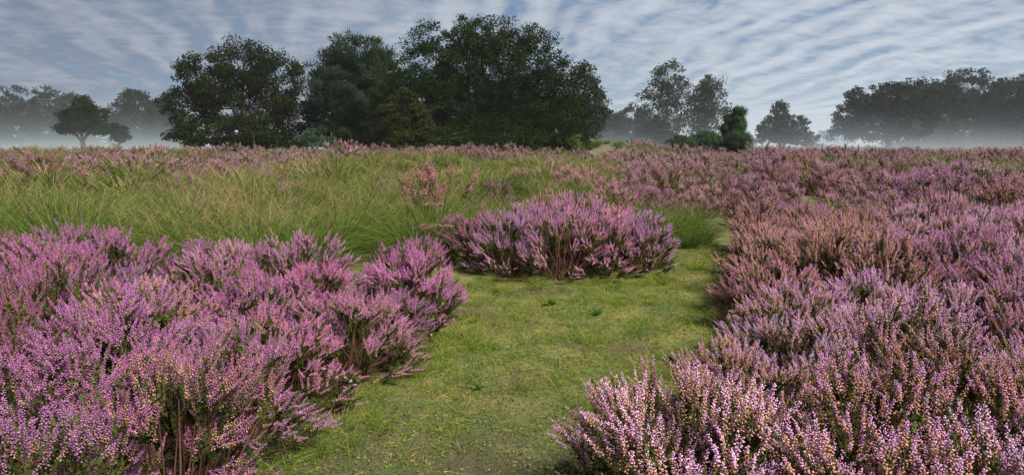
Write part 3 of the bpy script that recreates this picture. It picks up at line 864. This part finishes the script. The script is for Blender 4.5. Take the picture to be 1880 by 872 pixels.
def lichen():
    rng = np.random.default_rng(78)
    N = 16000
    x = rng.uniform(-1.1, 1.6, N); y = 1.0 + rng.beta(1.1, 2.6, N) * 6
    n1 = np.sin(x * 6.1 + 2 * np.sin(y * 4.3)) * np.sin(y * 6.3 + 1.7 * np.sin(x * 5.7 + 1))
    ok = inside(x, y, PATH) & (rng.uniform(size=N) < 0.25 + 0.6 * n1)
    x, y = x[ok], y[ok]; n = len(x)
    P = np.stack([x, y, T(x, y) + rng.uniform(0, 0.014, n)], 1)
    D = rng.normal(size=(n, 3)) * np.array([1, 1, 0.4]) + np.array([0, 0, 0.5])
    s = rng.uniform(0.003, 0.009, n)
    V, Fc = inst(np.array([[-0.5, 0, 0], [0.5, 0, 0.1], [0.35, 0, 1.0], [-0.45, 0.2, 0.9]]), [(0, 1, 2), (0, 2, 3)], frames(D, rng) * s[:, None, None], P)
    ac = Acc(); ac.add(V, Fc, per(4, rng.uniform(size=n), rng.uniform(size=n), 0.0))
    return ac.build('lichen')


def moss():
    """tiny scraps of moss, litter and straw that cover the soil of the path"""
    rng = np.random.default_rng(79)
    N = 90000
    x = rng.uniform(-1.3, 2.6, N); y = 0.95 + rng.beta(1.0, 1.7, N) * 8
    ok = inside(x, y, PATH) | inside(x + 0.2, y, PATH) | inside(x - 0.2, y, PATH) | inside(x, y - 0.25, PATH)
    x, y = x[ok], y[ok]; n = len(x)
    P = np.stack([x, y, T(x, y) + rng.uniform(-0.002, 0.010, n)], 1)
    D = rng.normal(size=(n, 3)) * np.array([1, 1, 0.35])
    s = rng.uniform(0.5, 1.3, n) * 0.008
    straw = rng.uniform(size=n) < 0.12
    sx = np.where(straw, 0.25, 0.9) * s; sz = np.where(straw, 4.0, 1.3) * s
    V, Fc = inst(np.array([[-0.5, 0, -0.5], [0.5, 0.1, -0.4], [0.05, 0.35, 0.6]]), [(0, 1, 2)], frames(D, rng) * np.stack([sx, sx, sz], 1)[:, None, :], P)
    n1 = np.sin(x * 5.1 + 2 * np.sin(y * 3.3)) * np.sin(y * 4.3 + 1.7 * np.sin(x * 4.7 + 1))
    n2 = np.sin(x * 12 + 2 * np.sin(y * 8)) * np.sin(y * 10.3 + 1.7 * np.sin(x * 11 + 1))
    tone = np.clip(0.5 + 0.4 * n1 + 0.3 * n2 + 0.22 * rng.normal(size=n), 0, 1)
    ac = Acc(); ac.add(V, Fc, per(3, np.where(straw, 1.0, tone * 0.9), np.where(straw, 1.0, rng.uniform(size=n) * 0.9), 0.0))
    return ac.build('moss')


def rosette(x, y, n, L, label, seed):
    """low leafy weed: a ring of broad leaves"""
    rng = np.random.default_rng(seed)
    th = np.arange(n) * 2.4; ring = np.linspace(0.25, 1.2, n)
    P = np.zeros((n, 3)); P[:, 2] = 0.004
    D = np.stack([np.cos(th) * ring, np.sin(th) * ring, np.full(n, 0.75)], 1)
    V, Fc, t, k = blades(P, D, L * rng.uniform(0.7, 1.1, n), rng.uniform(0.1, 0.5, n), np.full(n, L * 0.13), rng, 5)
    A = per(k, np.zeros(n), rng.uniform(0.3, 0.8, size=n), 0.0); A[:, 0] = t
    ac = Acc(); ac.add(V, Fc, A)
    tag(link('leafy_weed', ac.build('leafy_weed'), M_WEED, None, (x, y, Tz(x, y))), label, 'weed')


M_WEED = mat_grass('weed_leaf', (0.05, 0.11, 0.018), (0.085, 0.155, 0.035), (0.3, 0.27, 0.1), 0.0, 0.3, 2.0)
rosette(0.30, 5.05, 13, 0.10, 'bright green leafy weed on the path in front of the rounded clump', 1)
rosette(0.92, 3.75, 11, 0.09, 'small green leafy weed on the path beside the right heather clump', 2)
rosette(-0.18, 3.3, 9, 0.07, 'tiny green leafy weed in the middle of the path', 3)
rosette(0.62, 4.75, 10, 0.08, 'small green leafy weed on the far part of the path', 4)
M_MOSS = mat_leaf('moss', (0.026, 0.040, 0.008), (0.20, 0.235, 0.036), (0.42, 0.31, 0.12), 0.14, 0.1)
tag(link('moss', moss(), M_MOSS), 'green moss and straw litter between the turf of the path', 'moss', kind='stuff')
M_LICHEN = mat_leaf('lichen', (0.07, 0.09, 0.035), (0.21, 0.23, 0.125), (0.34, 0.34, 0.23), 0.16, 0.1)
tag(link('lichen', lichen(), M_LICHEN), 'pale grey green lichen and moss scraps on the path', 'lichen', kind='stuff')

# ------------------------------------------------------------------ trees
def leaf_cloud(ac, C_, cr, nleaf, ls, rng, flat=0.75, shape='leaf', tone=None):
    """C_ (n,3) clump centres, cr (n,) radii"""
    n = len(C_)
    ci = np.repeat(np.arange(n), nleaf)
    g = rng.normal(size=(n * nleaf, 3)); g = nrm(g) * (rng.uniform(size=(n * nleaf, 1)) ** 0.45)
    P = C_[ci] + g * cr[ci][:, None] * np.array([1, 1, flat])
    tone = rng.uniform(size=n) if tone is None else tone
    s = ls * rng.uniform(0.6, 1.35, n * nleaf)
    if shape == 'leaf':
        D = g * 0.6 + rng.normal(size=g.shape) * 0.7 + np.array([0, 0, 0.15])
        tv = np.array([[0, 0, -0.5], [0.36, 0.06, 0.0], [0.05, -0.05, 0.55], [-0.33, 0.07, 0.05]])
        tf_ = [(0, 1, 2), (0, 2, 3)]
        V, Fc = inst(tv, tf_, frames(D, rng) * s[:, None, None], P); k = 4
    else:
        D = g * 0.9 + np.array([0, 0, 0.55]) + rng.normal(size=g.shape) * 0.35
        tv = np.array([[-0.09, 0, 0], [0.09, 0, 0], [0, 0.03, 1.0], [0.0, 0.09, 0]])
        tf_ = [(0, 1, 2), (1, 3, 2), (3, 0, 2)]
        V, Fc = inst(tv, tf_, frames(D, rng) * s[:, None, None], P); k = 4
    ac.add(V, Fc, per(k, tone[ci], rng.uniform(size=n * nleaf), 0.0))


def bez(p0, p1, p2, K):
    t = np.linspace(0, 1, K)[:, None]
    return (1 - t) ** 2 * p0 + 2 * t * (1 - t) * p1 + t * t * p2


def tree(name, px, d, lobes, label, cat='tree', group=None, mat=None, seed=1, ncl=180, nleaf=70, ls=0.16, cr=(0.4, 0.75),
         trunk_r=0.28, fork=0.28, shape='leaf', lean=0.0, shell=0.45, limb_vis=0.6, dy=None, stems=1, bark=None, dead=0):
    """lobes: (x, z, rx, rz[, y, ry]) in metres from the foot, x to the right and y away along the view"""
    rng = np.random.default_rng(seed)
    x = (px - 940) / 1237.0 * d; y = d
    az = math.atan2(x, y)
    root = bpy.data.objects.new(name, None); COL.objects.link(root)
    root.location = (x, y, Tz(x, y)); root.rotation_euler = (0, 0, -az)
    tag(root, label, cat, group)
    Lb = []
    for l in lobes:
        lx, lz, rx, rz = l[:4]
        ly, ry = (l[4], l[5]) if len(l) > 4 else (rng.uniform(-0.3, 0.3) * rx, rx * rng.uniform(0.85, 1.05))
        Lb.append((lx, ly, lz, rx, ry, rz))
    Lb = np.array(Lb)
    vol = Lb[:, 3] * Lb[:, 4] * Lb[:, 5]; vol = vol ** 0.8
    cnt = np.maximum(3, np.round(ncl * vol / vol.sum()).astype(int))
    Cs = []; li = []
    for i, n in enumerate(cnt):
        dv = nrm(rng.normal(size=(n, 3)))
        rr = shell + (1 - shell) * rng.uniform(size=(n, 1)) ** 0.6
        rr *= 1 + 0.06 * rng.normal(size=(n, 1))
        Cs.append(Lb[i, :3] + dv * rr * Lb[i, 3:6]); li += [i] * n
    Cs = np.concatenate(Cs); li = np.array(li)
    Cs[:, 2] = np.maximum(Cs[:, 2], 0.35)
    crr = rng.uniform(cr[0], cr[1], len(Cs))
    ac = Acc()
    leaf_cloud(ac, Cs, crr, nleaf, ls, rng, shape=shape)
    crown = link('crown', ac.build(name + '_crown'), mat or M_OAK, root); crown['kind'] = 'stuff'
    # wood
    wd = Acc()
    top = Lb[:, 2].max()
    zs = fork * (Lb[:, 2] + Lb[:, 5]).max()
    def tube(P, r0, r1, sides=6):
        P = np.asarray(P)[None]; K = P.shape[1]
        V, Fc, n = tubes(P, np.linspace(r0, r1, K)[None], sides); wd.add(V, Fc, np.array([[0.5, 0.5, 1, 1.0]]))
    for s in range(stems):
        ox = (s - (stems - 1) / 2) * 0.5
        p0 = np.array([ox * 0.5, 0, -0.15]); p2 = np.array([lean + ox, 0, zs])
        Pt = bez(p0, (p0 + p2) / 2 + np.array([rng.normal() * 0.1, rng.normal() * 0.1, 0]), p2, 7)
        K = 7
        rad_ = np.array([1.55, 1.12, 1.0, 0.93, 0.87, 0.82, 0.78]) * trunk_r
        V, Fc, n = tubes(Pt[None], rad_[None], 9); wd.add(V, Fc, np.array([[0.5, 0.5, 1, 1.0]]))
    fk = np.array([lean, 0, zs])
    for i, l in enumerate(Lb):
        c = l[:3] + np.array([0, 0, 0.0])
        st = fk * np.array([1, 1, rng.uniform(0.75, 1.0)])
        ctl = (st + c) / 2 + np.array([rng.normal() * .2, rng.normal() * .2, 0.12 * l[3] + 0.2])
        P = bez(st, ctl, c, 7)
        tube(P, trunk_r * 0.55, trunk_r * 0.16, 5)
        mine = np.where(li == i)[0]
        for j in mine:
            if rng.uniform() > limb_vis: continue
            a0 = P[rng.integers(2, 7)]
            e_ = Cs[j]
            tube(bez(a0, (a0 + e_) / 2 + rng.normal(size=3) * 0.15, e_, 4), trunk_r * 0.14, trunk_r * 0.04, 3)
    link('trunk', wd.build(name + '_trunk', True), bark or M_BARK, root)
    return root


PXM = lambda d: d / 1225.0
def from_px(px, d, base, items):
    """crown lobes given as (centre px x, centre px y, half width px, half height px)"""
    k = PXM(d)
    return [((ix - px) * k, (base - iy) * k, rw * k, rh * k) for ix, iy, rw, rh in items]


def yb(px, d):
    """picture row of the tree foot"""
    x = (px - 940) / 1237.0 * d
    return 262 + (EYE - Tz(x, d)) / d * 1225


def ptree(name, px, d, items, label, **kw):
    return tree(name, px, d, from_px(px, d, yb(px, d), items), label, **kw)


# the three big trees in the middle
ptree('oak_tree', 882, 45, [(888, 78, 60, 42), (805, 112, 56, 60), (962, 116, 62, 58), (1022, 158, 44, 50), (748, 172, 50, 58), (880, 150, 90, 70), (840, 190, 60, 50), (930, 195, 70, 50), (795, 188, 45, 50), (995, 172, 45, 48), (1005, 244, 55, 26),
      (945, 215, 70, 50), (1025, 218, 58, 44), (738, 225, 46, 44), (815, 234, 80, 42), (925, 238, 90, 40), (880, 258, 150, 22)],
      'largest dark green oak in the middle, its crown reaching the ground', mat=M_OAK, seed=5, ncl=1450, nleaf=115, ls=0.125, cr=(0.36, 0.78), trunk_r=0.42, fork=0.25, shell=0.35, limb_vis=0.1)
ptree('oak_tree', 450, 52, [(455, 122, 62, 42), (395, 155, 58, 45), (515, 155, 52, 55), (362, 205, 46, 44), (450, 190, 85, 58), (545, 210, 42, 48), (420, 245, 90, 30), (520, 250, 62, 28)],
      'broad dark oak standing left of the tall pine', mat=M_OAK2, seed=6, ncl=560, nleaf=105, ls=0.155, cr=(0.42, 0.85), trunk_r=0.40, fork=0.28, shell=0.6, limb_vis=0.35)
ptree('pine_tree', 660, 50, [(655, 108, 55, 34), (618, 150, 42, 42), (692, 145, 42, 44), (655, 180, 72, 55), (612, 215, 45, 45), (695, 215, 48, 48), (650, 250, 80, 26), (712, 118, 16, 22)],
      'blue green pine squeezed between the two big oaks', mat=M_PINE, seed=7, ncl=620, nleaf=85, ls=0.34, cr=(0.33, 0.60), trunk_r=0.34, fork=0.35, shape='needle', shell=0.6, limb_vis=0.2)
ptree('oak_tree', 1075, 62, [(1070, 165, 30, 38), (1090, 200, 24, 35), (1050, 210, 40, 40), (1085, 238, 25, 20)],
      'greyish tree peeping out behind the right side of the largest oak', mat=M_GREY, seed=8, ncl=200, nleaf=60, ls=0.22, cr=(0.4, 0.8), trunk_r=0.25)
ptree('yellowish_growth', 735, 42.5, [(745, 190, 26, 22), (722, 222, 26, 30), (760, 225, 34, 34), (740, 255, 44, 18), (785, 250, 40, 18)],
      'yellowish green leafy growth at the lower left of the largest oak', mat=M_OAKY, seed=51, ncl=300, nleaf=85, ls=0.14, cr=(0.24, 0.46), trunk_r=0.10, limb_vis=0.2, shell=0.5)  # separate mass of leaves, coloured yellower and paler than the oak's crown
ptree('dark_shrub', 460, 50.5, [(440, 262, 50, 14), (500, 264, 50, 12)], 'dark scrub filling the space under the broad oak', cat='shrub', mat=M_OAK2, seed=52, ncl=170, nleaf=60, ls=0.15, cr=(0.2, 0.4), trunk_r=0.05, fork=0.2, stems=3, limb_vis=0.2)
ptree('dark_shrub', 655, 48.5, [(640, 258, 40, 18), (690, 262, 40, 14)], 'dark scrub under the pine', cat='shrub', mat=M_OAK2, seed=53, ncl=150, nleaf=60, ls=0.15, cr=(0.2, 0.4), trunk_r=0.05, fork=0.2, stems=3, limb_vis=0.2)
ptree('dark_shrub', 1010, 44, [(990, 258, 40, 16), (1045, 260, 34, 14)], 'dark scrub under the right half of the largest oak', cat='shrub', mat=M_OAK, seed=54, ncl=150, nleaf=60, ls=0.14, cr=(0.2, 0.4), trunk_r=0.05, fork=0.2, stems=3, limb_vis=0.2)
# undergrowth at their feet
ptree('willow_shrub', 572, 44, [(572, 255, 30, 16), (550, 262, 18, 10), (598, 262, 18, 10)], 'pale blue green shrub at the foot of the pine', cat='shrub', mat=M_WILLOW, seed=9,
      ncl=60, nleaf=40, ls=0.12, cr=(0.2, 0.4), trunk_r=0.05, fork=0.2, stems=3)
ptree('small_shrub', 1060, 40, [(1060, 262, 13, 14), (1062, 275, 16, 8)], 'small yellowish green round bush on the grassy mound', cat='shrub', mat=M_BUSH, seed=10,
      ncl=40, nleaf=40, ls=0.10, cr=(0.14, 0.28), trunk_r=0.04, fork=0.2, stems=2)
# right-hand middle distance
ptree('birch_tree', 1222, 84, [(1222, 145, 30, 28), (1205, 175, 34, 28), (1245, 180, 30, 30), (1225, 215, 42, 28), (1215, 245, 40, 18)],
      'tall airy greyish tree with sparse foliage, taller of the pair right of the big oak', mat=M_GREY, seed=11, ncl=230, nleaf=30, ls=0.26, cr=(0.45, 0.95), trunk_r=0.20, fork=0.5, shell=0.35, limb_vis=0.9)
ptree('birch_tree', 1292, 86, [(1302, 165, 24, 24), (1285, 185, 28, 24), (1310, 205, 26, 22), (1285, 225, 34, 24)],
      'airy greyish tree with sparse foliage, lower of the pair behind the junipers', mat=M_GREY, seed=12, ncl=200, nleaf=34, ls=0.26, cr=(0.45, 0.95), trunk_r=0.18, fork=0.45, shell=0.35, limb_vis=0.9)
for px, d, tp, w, sd_ in ((1115, 96, 205, 40, 21), (1165, 100, 192, 46, 22), (1195, 92, 225, 34, 23)):
    h = (278 - tp) / 2
    ptree('misty_tree', px, d, [(px, tp + h * 0.6, w * 0.7, h * 0.6), (px - w * .45, tp + h * 1.05, w * .55, h * .6), (px + w * .45, tp + h * 1.0, w * .55, h * .6), (px, tp + h * 1.6, w * .9, h * .4)],
          {21: 'misty low tree just right of the largest oak', 22: 'misty rounded tree behind the grassy mound', 23: 'low misty tree at the foot of the tall airy tree'}[sd_],
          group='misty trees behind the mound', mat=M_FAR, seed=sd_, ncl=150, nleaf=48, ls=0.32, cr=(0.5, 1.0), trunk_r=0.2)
ptree('juniper_column', 1342, 50, [(1353, 211, 9, 10), (1341, 222, 10, 9), (1352, 234, 13, 15), (1334, 240, 9, 10), (1345, 258, 15, 18)], 'dark columnar juniper rising above the juniper bushes', cat='juniper', mat=M_JUN, seed=13,
      ncl=230, nleaf=55, ls=0.30, cr=(0.10, 0.30), trunk_r=0.07, fork=0.3, shape='needle', shell=0.3)
for px, d, it, sd_, lb in ((1250, 49, [(1250, 266, 26, 14)], 14, 'low juniper bush at the near end of the juniper row'),
                           (1295, 49.5, [(1295, 262, 30, 18)], 15, 'low juniper bush in the middle of the juniper row'),
                           (1356, 48.5, [(1356, 262, 24, 20)], 16, 'low juniper bush at the foot of the juniper column')):
    ptree('juniper_bush', px, d, it, lb, cat='juniper', group='row of low junipers', mat=M_JUN, seed=sd_, ncl=170, nleaf=60, ls=0.17, cr=(0.16, 0.32), trunk_r=0.05, fork=0.2, shape='needle', shell=0.55, stems=2)
ptree('oak_tree', 1440, 75, [(1430, 208, 18, 18), (1420, 232, 28, 20), (1450, 235, 30, 20), (1415, 254, 28, 12), (1470, 256, 32, 11)],
      'small lone tree standing in the gap between the junipers and the right-hand wood', mat=M_GREY, seed=17, ncl=240, nleaf=45, ls=0.22, cr=(0.28, 0.6), trunk_r=0.2, fork=0.25, shell=0.45)
for px, d, tp, w, sd_ in ((1500, 170, 238, 24, 31), (1530, 175, 240, 30, 32)):
    h = (270 - tp) / 2
    ptree('misty_tree', px, d, [(px, tp + h, w, h * 0.9), (px - w * .5, tp + h * 1.3, w * .5, h * .6)], 'faint far tree in the mist, ' + ('beside the lone tree' if sd_ == 31 else 'beside the right-hand wood'), group='faint far trees', mat=M_FAR, seed=sd_, ncl=40, nleaf=40, ls=0.5, cr=(0.8, 1.4), trunk_r=0.3)
ptree('oak_tree', 1632, 82, [(1600, 185, 46, 28), (1570, 215, 36, 28), (1640, 190, 40, 34), (1555, 245, 28, 16), (1610, 235, 60, 26), (1665, 225, 40, 35)],
      'spreading oak with a bare trunk at the near edge of the right-hand wood', mat=M_FAR, seed=18, ncl=420, nleaf=58, ls=0.26, cr=(0.4, 0.85), trunk_r=0.38, fork=0.22, shell=0.5)
wood = [(1700, 92, [(1695, 180, 50, 32), (1680, 215, 45, 35), (1720, 220, 45, 40), (1700, 248, 55, 20), (1700, 268, 60, 10)], 'misty oak next to the spreading oak in the wood'),
        (1768, 100, [(1770, 168, 62, 36), (1735, 205, 50, 40), (1805, 205, 50, 40), (1770, 245, 65, 26), (1770, 268, 70, 10)], 'tallest domed oak in the middle of the wood'),
        (1840, 96, [(1840, 185, 45, 35), (1820, 220, 40, 40), (1870, 220, 40, 40), (1840, 248, 55, 22), (1840, 268, 60, 10)], 'misty oak in the wood right of the domed oak'),
        (1905, 92, [(1895, 175, 32, 40), (1910, 215, 45, 45), (1890, 248, 50, 24), (1895, 268, 60, 10)], 'dark oak at the right edge of the picture'),
        (1960, 95, [(1955, 175, 50, 40), (1960, 220, 60, 45)], 'dark oak at the very end of the wood, mostly out of view')]
for i, (px, d, it, lb) in enumerate(wood):
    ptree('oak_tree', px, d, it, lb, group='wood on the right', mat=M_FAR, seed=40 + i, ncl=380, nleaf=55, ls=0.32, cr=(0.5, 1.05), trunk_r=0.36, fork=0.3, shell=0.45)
ptree('pine_tree', 1878, 104, [(1876, 150, 14, 16), (1885, 175, 22, 22), (1870, 200, 22, 22)], 'pine top poking above the right end of the wood', mat=M_PINE, seed=47, ncl=80, nleaf=40, ls=0.5, cr=(0.4, 0.7), trunk_r=0.3, shape='needle', group='wood on the right')
# left-hand side
ptree('oak_tree', 152, 66, [(158, 196, 18, 14), (138, 216, 20, 14), (176, 214, 18, 16), (130, 236, 22, 10), (180, 236, 20, 12), (154, 228, 30, 14)], 'dark lone tree with a short trunk standing in the misty field on the left', mat=M_OAK2, seed=19,
      ncl=240, nleaf=55, ls=0.18, cr=(0.25, 0.62), trunk_r=0.24, fork=0.22, shell=0.5)
ptree('small_tree', 218, 67, [(218, 240, 14, 12), (222, 252, 14, 8)], 'small bushy tree right beside the dark lone tree in the field', mat=M_OAK2, seed=20, ncl=110, nleaf=40, ls=0.18, cr=(0.25, 0.45), trunk_r=0.10, fork=0.3)
lw = [(-40, 112, 165, 60), (20, 115, 158, 58), (95, 118, 166, 46), (145, 122, 172, 40), (250, 104, 166, 44), (300, 98, 182, 34), (335, 92, 205, 28)]
lws = ['tree cut by the left edge of the picture', 'big rounded misty tree at the far left', 'misty tree behind the dark lone tree, on its left', 'misty tree right behind the dark lone tree',
       'misty tree with a pointed top between the lone tree and the broad oak', 'misty tree close to the broad oak', 'low misty tree touching the broad oak']
for i, ((px, d, tp, w), lb) in enumerate(zip(lw, lws)):
    h = (268 - tp) / 2
    ptree('misty_tree', px, d, [(px, tp + h * 0.55, w * 0.6, h * 0.55), (px - w * .45, tp + h * 1.0, w * .55, h * .6), (px + w * .45, tp + h * 0.95, w * .55, h * .6), (px, tp + h * 1.45, w * .95, h * .45), (px - w * .4, tp + h * 1.85, w * .7, h * .25), (px + w * .4, tp + h * 1.85, w * .7, h * .25)],
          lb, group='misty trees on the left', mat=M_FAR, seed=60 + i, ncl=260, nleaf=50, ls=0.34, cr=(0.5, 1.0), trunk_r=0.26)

# ------------------------------------------------------------------ single grass stems
def stem_thing(pts, label, r=0.0016, head=True, seed=0):
    rng = np.random.default_rng(seed)
    P = np.array(pts, float)
    # smooth the polyline
    t = np.linspace(0, 1, len(P)); tt = np.linspace(0, 1, 22)
    Q = np.stack([np.interp(tt, t, P[:, i]) for i in range(3)], 1)
    for _ in range(4): Q[1:-1] = (Q[:-2] + 2 * Q[1:-1] + Q[2:]) / 4
    o0 = Q[0].copy(); Q = Q - o0
    ac = Acc()
    V, Fc, n = tubes(Q[None], np.linspace(r, r * 0.5, 22)[None], 4)
    A = np.zeros((len(V), 4)); A[:, 0] = np.repeat(np.linspace(0, 1, 22), 4); A[:, 1] = 0.35; A[:, 3] = 1
    ac.add(V, Fc, A)
    rt = link('arching_grass', ac.build('grass_stem'), M_TUSS, None, tuple(o0))
    if head:
        m = 60
        k = rng.uniform(13, 21, m); i0 = np.floor(k).astype(int); f = (k - i0)[:, None]
        Pp = Q[i0] * (1 - f) + Q[np.minimum(i0 + 1, 21)] * f + rng.normal(size=(m, 3)) * 0.004
        dd = nrm(Q[np.minimum(i0 + 1, 21)] - Q[i0 - 1]) + rng.normal(size=(m, 3)) * 0.25
        V, Fc = inst(LEAF_V, LEAF_F, frames(dd, rng) * np.array([0.006, 0.006, 0.024]), Pp)
        ac2 = Acc(); ac2.add(V, Fc, per(3, np.ones(m), 0.8 + 0 * rng.uniform(size=m), 0.5))
        link('seed_head', ac2.build('seed_head'), M_TUSS, rt)
    return tag(rt, label, 'grass')


stem_thing([(1.15, 3.15, 0.02), (1.05, 3.12, 0.35), (0.9, 3.1, 0.47), (0.74, 3.1, 0.46), (0.66, 3.1, 0.36), (0.64, 3.1, 0.15)],
           'arching pale grass stem bowing over the path beside the right heather clump', seed=1)
stem_thing([(0.42, 1.85, 0.02), (0.34, 1.95, 0.36), (0.2, 2.15, 0.48), (0.05, 2.4, 0.42), (-0.1, 2.6, 0.30)],
           'long green grass stem arching from the front right heather over the path', seed=2)
stem_thing([(-1.25, 2.0, 0.05), (-1.45, 2.2, 0.62), (-1.7, 2.5, 0.85), (-1.95, 2.7, 0.86)], 'green grass stem leaning out of the left heather clump', seed=3)
stem_thing([(-0.95, 2.85, 0.05), (-0.95, 2.85, 0.45), (-0.98, 2.85, 0.75), (-1.06, 2.85, 0.92)], 'upright thin grass stem at the path edge of the left heather clump', seed=4)
stem_thing([(-0.85, 4.3, 0.05), (-0.75, 4.3, 0.5), (-0.55, 4.35, 0.72), (-0.4, 4.4, 0.70)], 'short arching grass stem between the bushes near the bend of the path', seed=5)
stem_thing([(-1.5, 1.7, 0.05), (-1.62, 1.75, 0.5), (-1.85, 1.8, 0.72), (-2.1, 1.9, 0.78)], 'broad green grass blade at the lower left corner', r=0.0024, head=False, seed=6)

LONG = [(-1.9, 2.1, -0.25, 0.2, 0.85), (-2.3, 2.5, 0.3, 0.1, 0.95), (-1.6, 2.6, 0.35, 0.0, 0.80), (-1.35, 3.2, -0.2, 0.1, 0.85), (-2.6, 3.2, -0.3, 0.0, 0.95), (-1.9, 3.4, 0.3, -0.1, 0.9),
        (-1.05, 2.45, 0.1, -0.1, 0.62), (-1.0, 2.7, -0.05, 0.1, 0.75), (-1.45, 1.75, -0.3, 0.1, 0.7), (-2.2, 4.0, 0.3, 0.0, 0.95)]
for i, (x, y, ax_, ay_, h) in enumerate(LONG):
    z0 = Tz(x, y)
    stem_thing([(x, y, z0), (x + ax_ * 0.3, y + ay_ * 0.3, z0 + h * 0.6), (x + ax_ * 0.9, y + ay_ * 0.9, z0 + h * 0.97), (x + ax_ * 1.7, y + ay_ * 1.7, z0 + h * 0.92)],
               'thin green grass blade growing through the left heather clump, %s counted from the left' % ordn(sorted(LONG).index(LONG[i])), r=0.0017, head=i % 3 == 0, seed=20 + i)['group'] = 'grass blades in the left heather clump'

# ------------------------------------------------------------------ air
def box(name, x0, x1, y0, y1, z0, z1):
    V = [(x, y, z) for z in (z0, z1) for y in (y0, y1) for x in (x0, x1)]
    Fq = [(0, 2, 3, 1), (4, 5, 7, 6), (0, 1, 5, 4), (2, 6, 7, 3), (0, 4, 6, 2), (1, 3, 7, 5)]
    me = bpy.data.meshes.new(name); me.from_pydata(V, [], Fq); me.update()
    return me


def mat_air(name, dens, col=(0.93, 0.96, 1.0, 1)):
    m = bpy.data.materials.new(name); m.use_nodes = True
    t = m.node_tree; t.nodes.clear()
    v = t.nodes.new('ShaderNodeVolumePrincipled'); v.inputs['Density'].default_value = dens; v.inputs['Color'].default_value = col
    v.inputs['Anisotropy'].default_value = 0.1
    o = t.nodes.new('ShaderNodeOutputMaterial'); t.links.new(v.outputs[0], o.inputs['Volume'])
    return m


hz = link('haze', box('haze', -1250, 1250, -1250, 1250, -2.5, 16.0), mat_air('haze', 0.0003))
tag(hz, 'thin morning haze over the whole heath', kind='stuff')


def mat_mist():
    """ground mist: thick near the ground, thinning upwards, drifting in wisps"""
    m = bpy.data.materials.new('mist'); m.use_nodes = True
    t = m.node_tree; t.nodes.clear(); b = NB(t)
    g = b.n('ShaderNodeNewGeometry')
    sp = b.n('ShaderNodeSeparateXYZ', ins={0: g.outputs['Position']})
    hgt = b.m('POWER', 2.718, b.m('MULTIPLY', b.m('MAXIMUM', b.m('SUBTRACT', sp.outputs[2], 0.2), 0.0), -0.75))
    mp = b.n('ShaderNodeMapping', ins={0: g.outputs['Position'], 3: (0.035, 0.035, 0.16)})
    wisp = b.ramp(b.noise(mp.outputs[0], 1.0, 2.0, 0.5), 0.30, 0.70)
    dens = b.m('ADD', b.m('MULTIPLY', hgt, b.m('MULTIPLY_ADD', wisp, 0.036, 0.005)), 0.0006)
    v = b.n('ShaderNodeVolumePrincipled', ins={'Density': dens, 'Color': (0.72, 0.83, 0.95, 1), 'Anisotropy': 0.1})
    b.n('ShaderNodeOutputMaterial', ins={'Volume': v.outputs[0]})
    return m


mb = link('mist', box('mist', -170, 170, 58, 200, -1.2, 13.0), mat_mist())
tag(mb, 'low white ground mist lying around the far trees', kind='stuff')
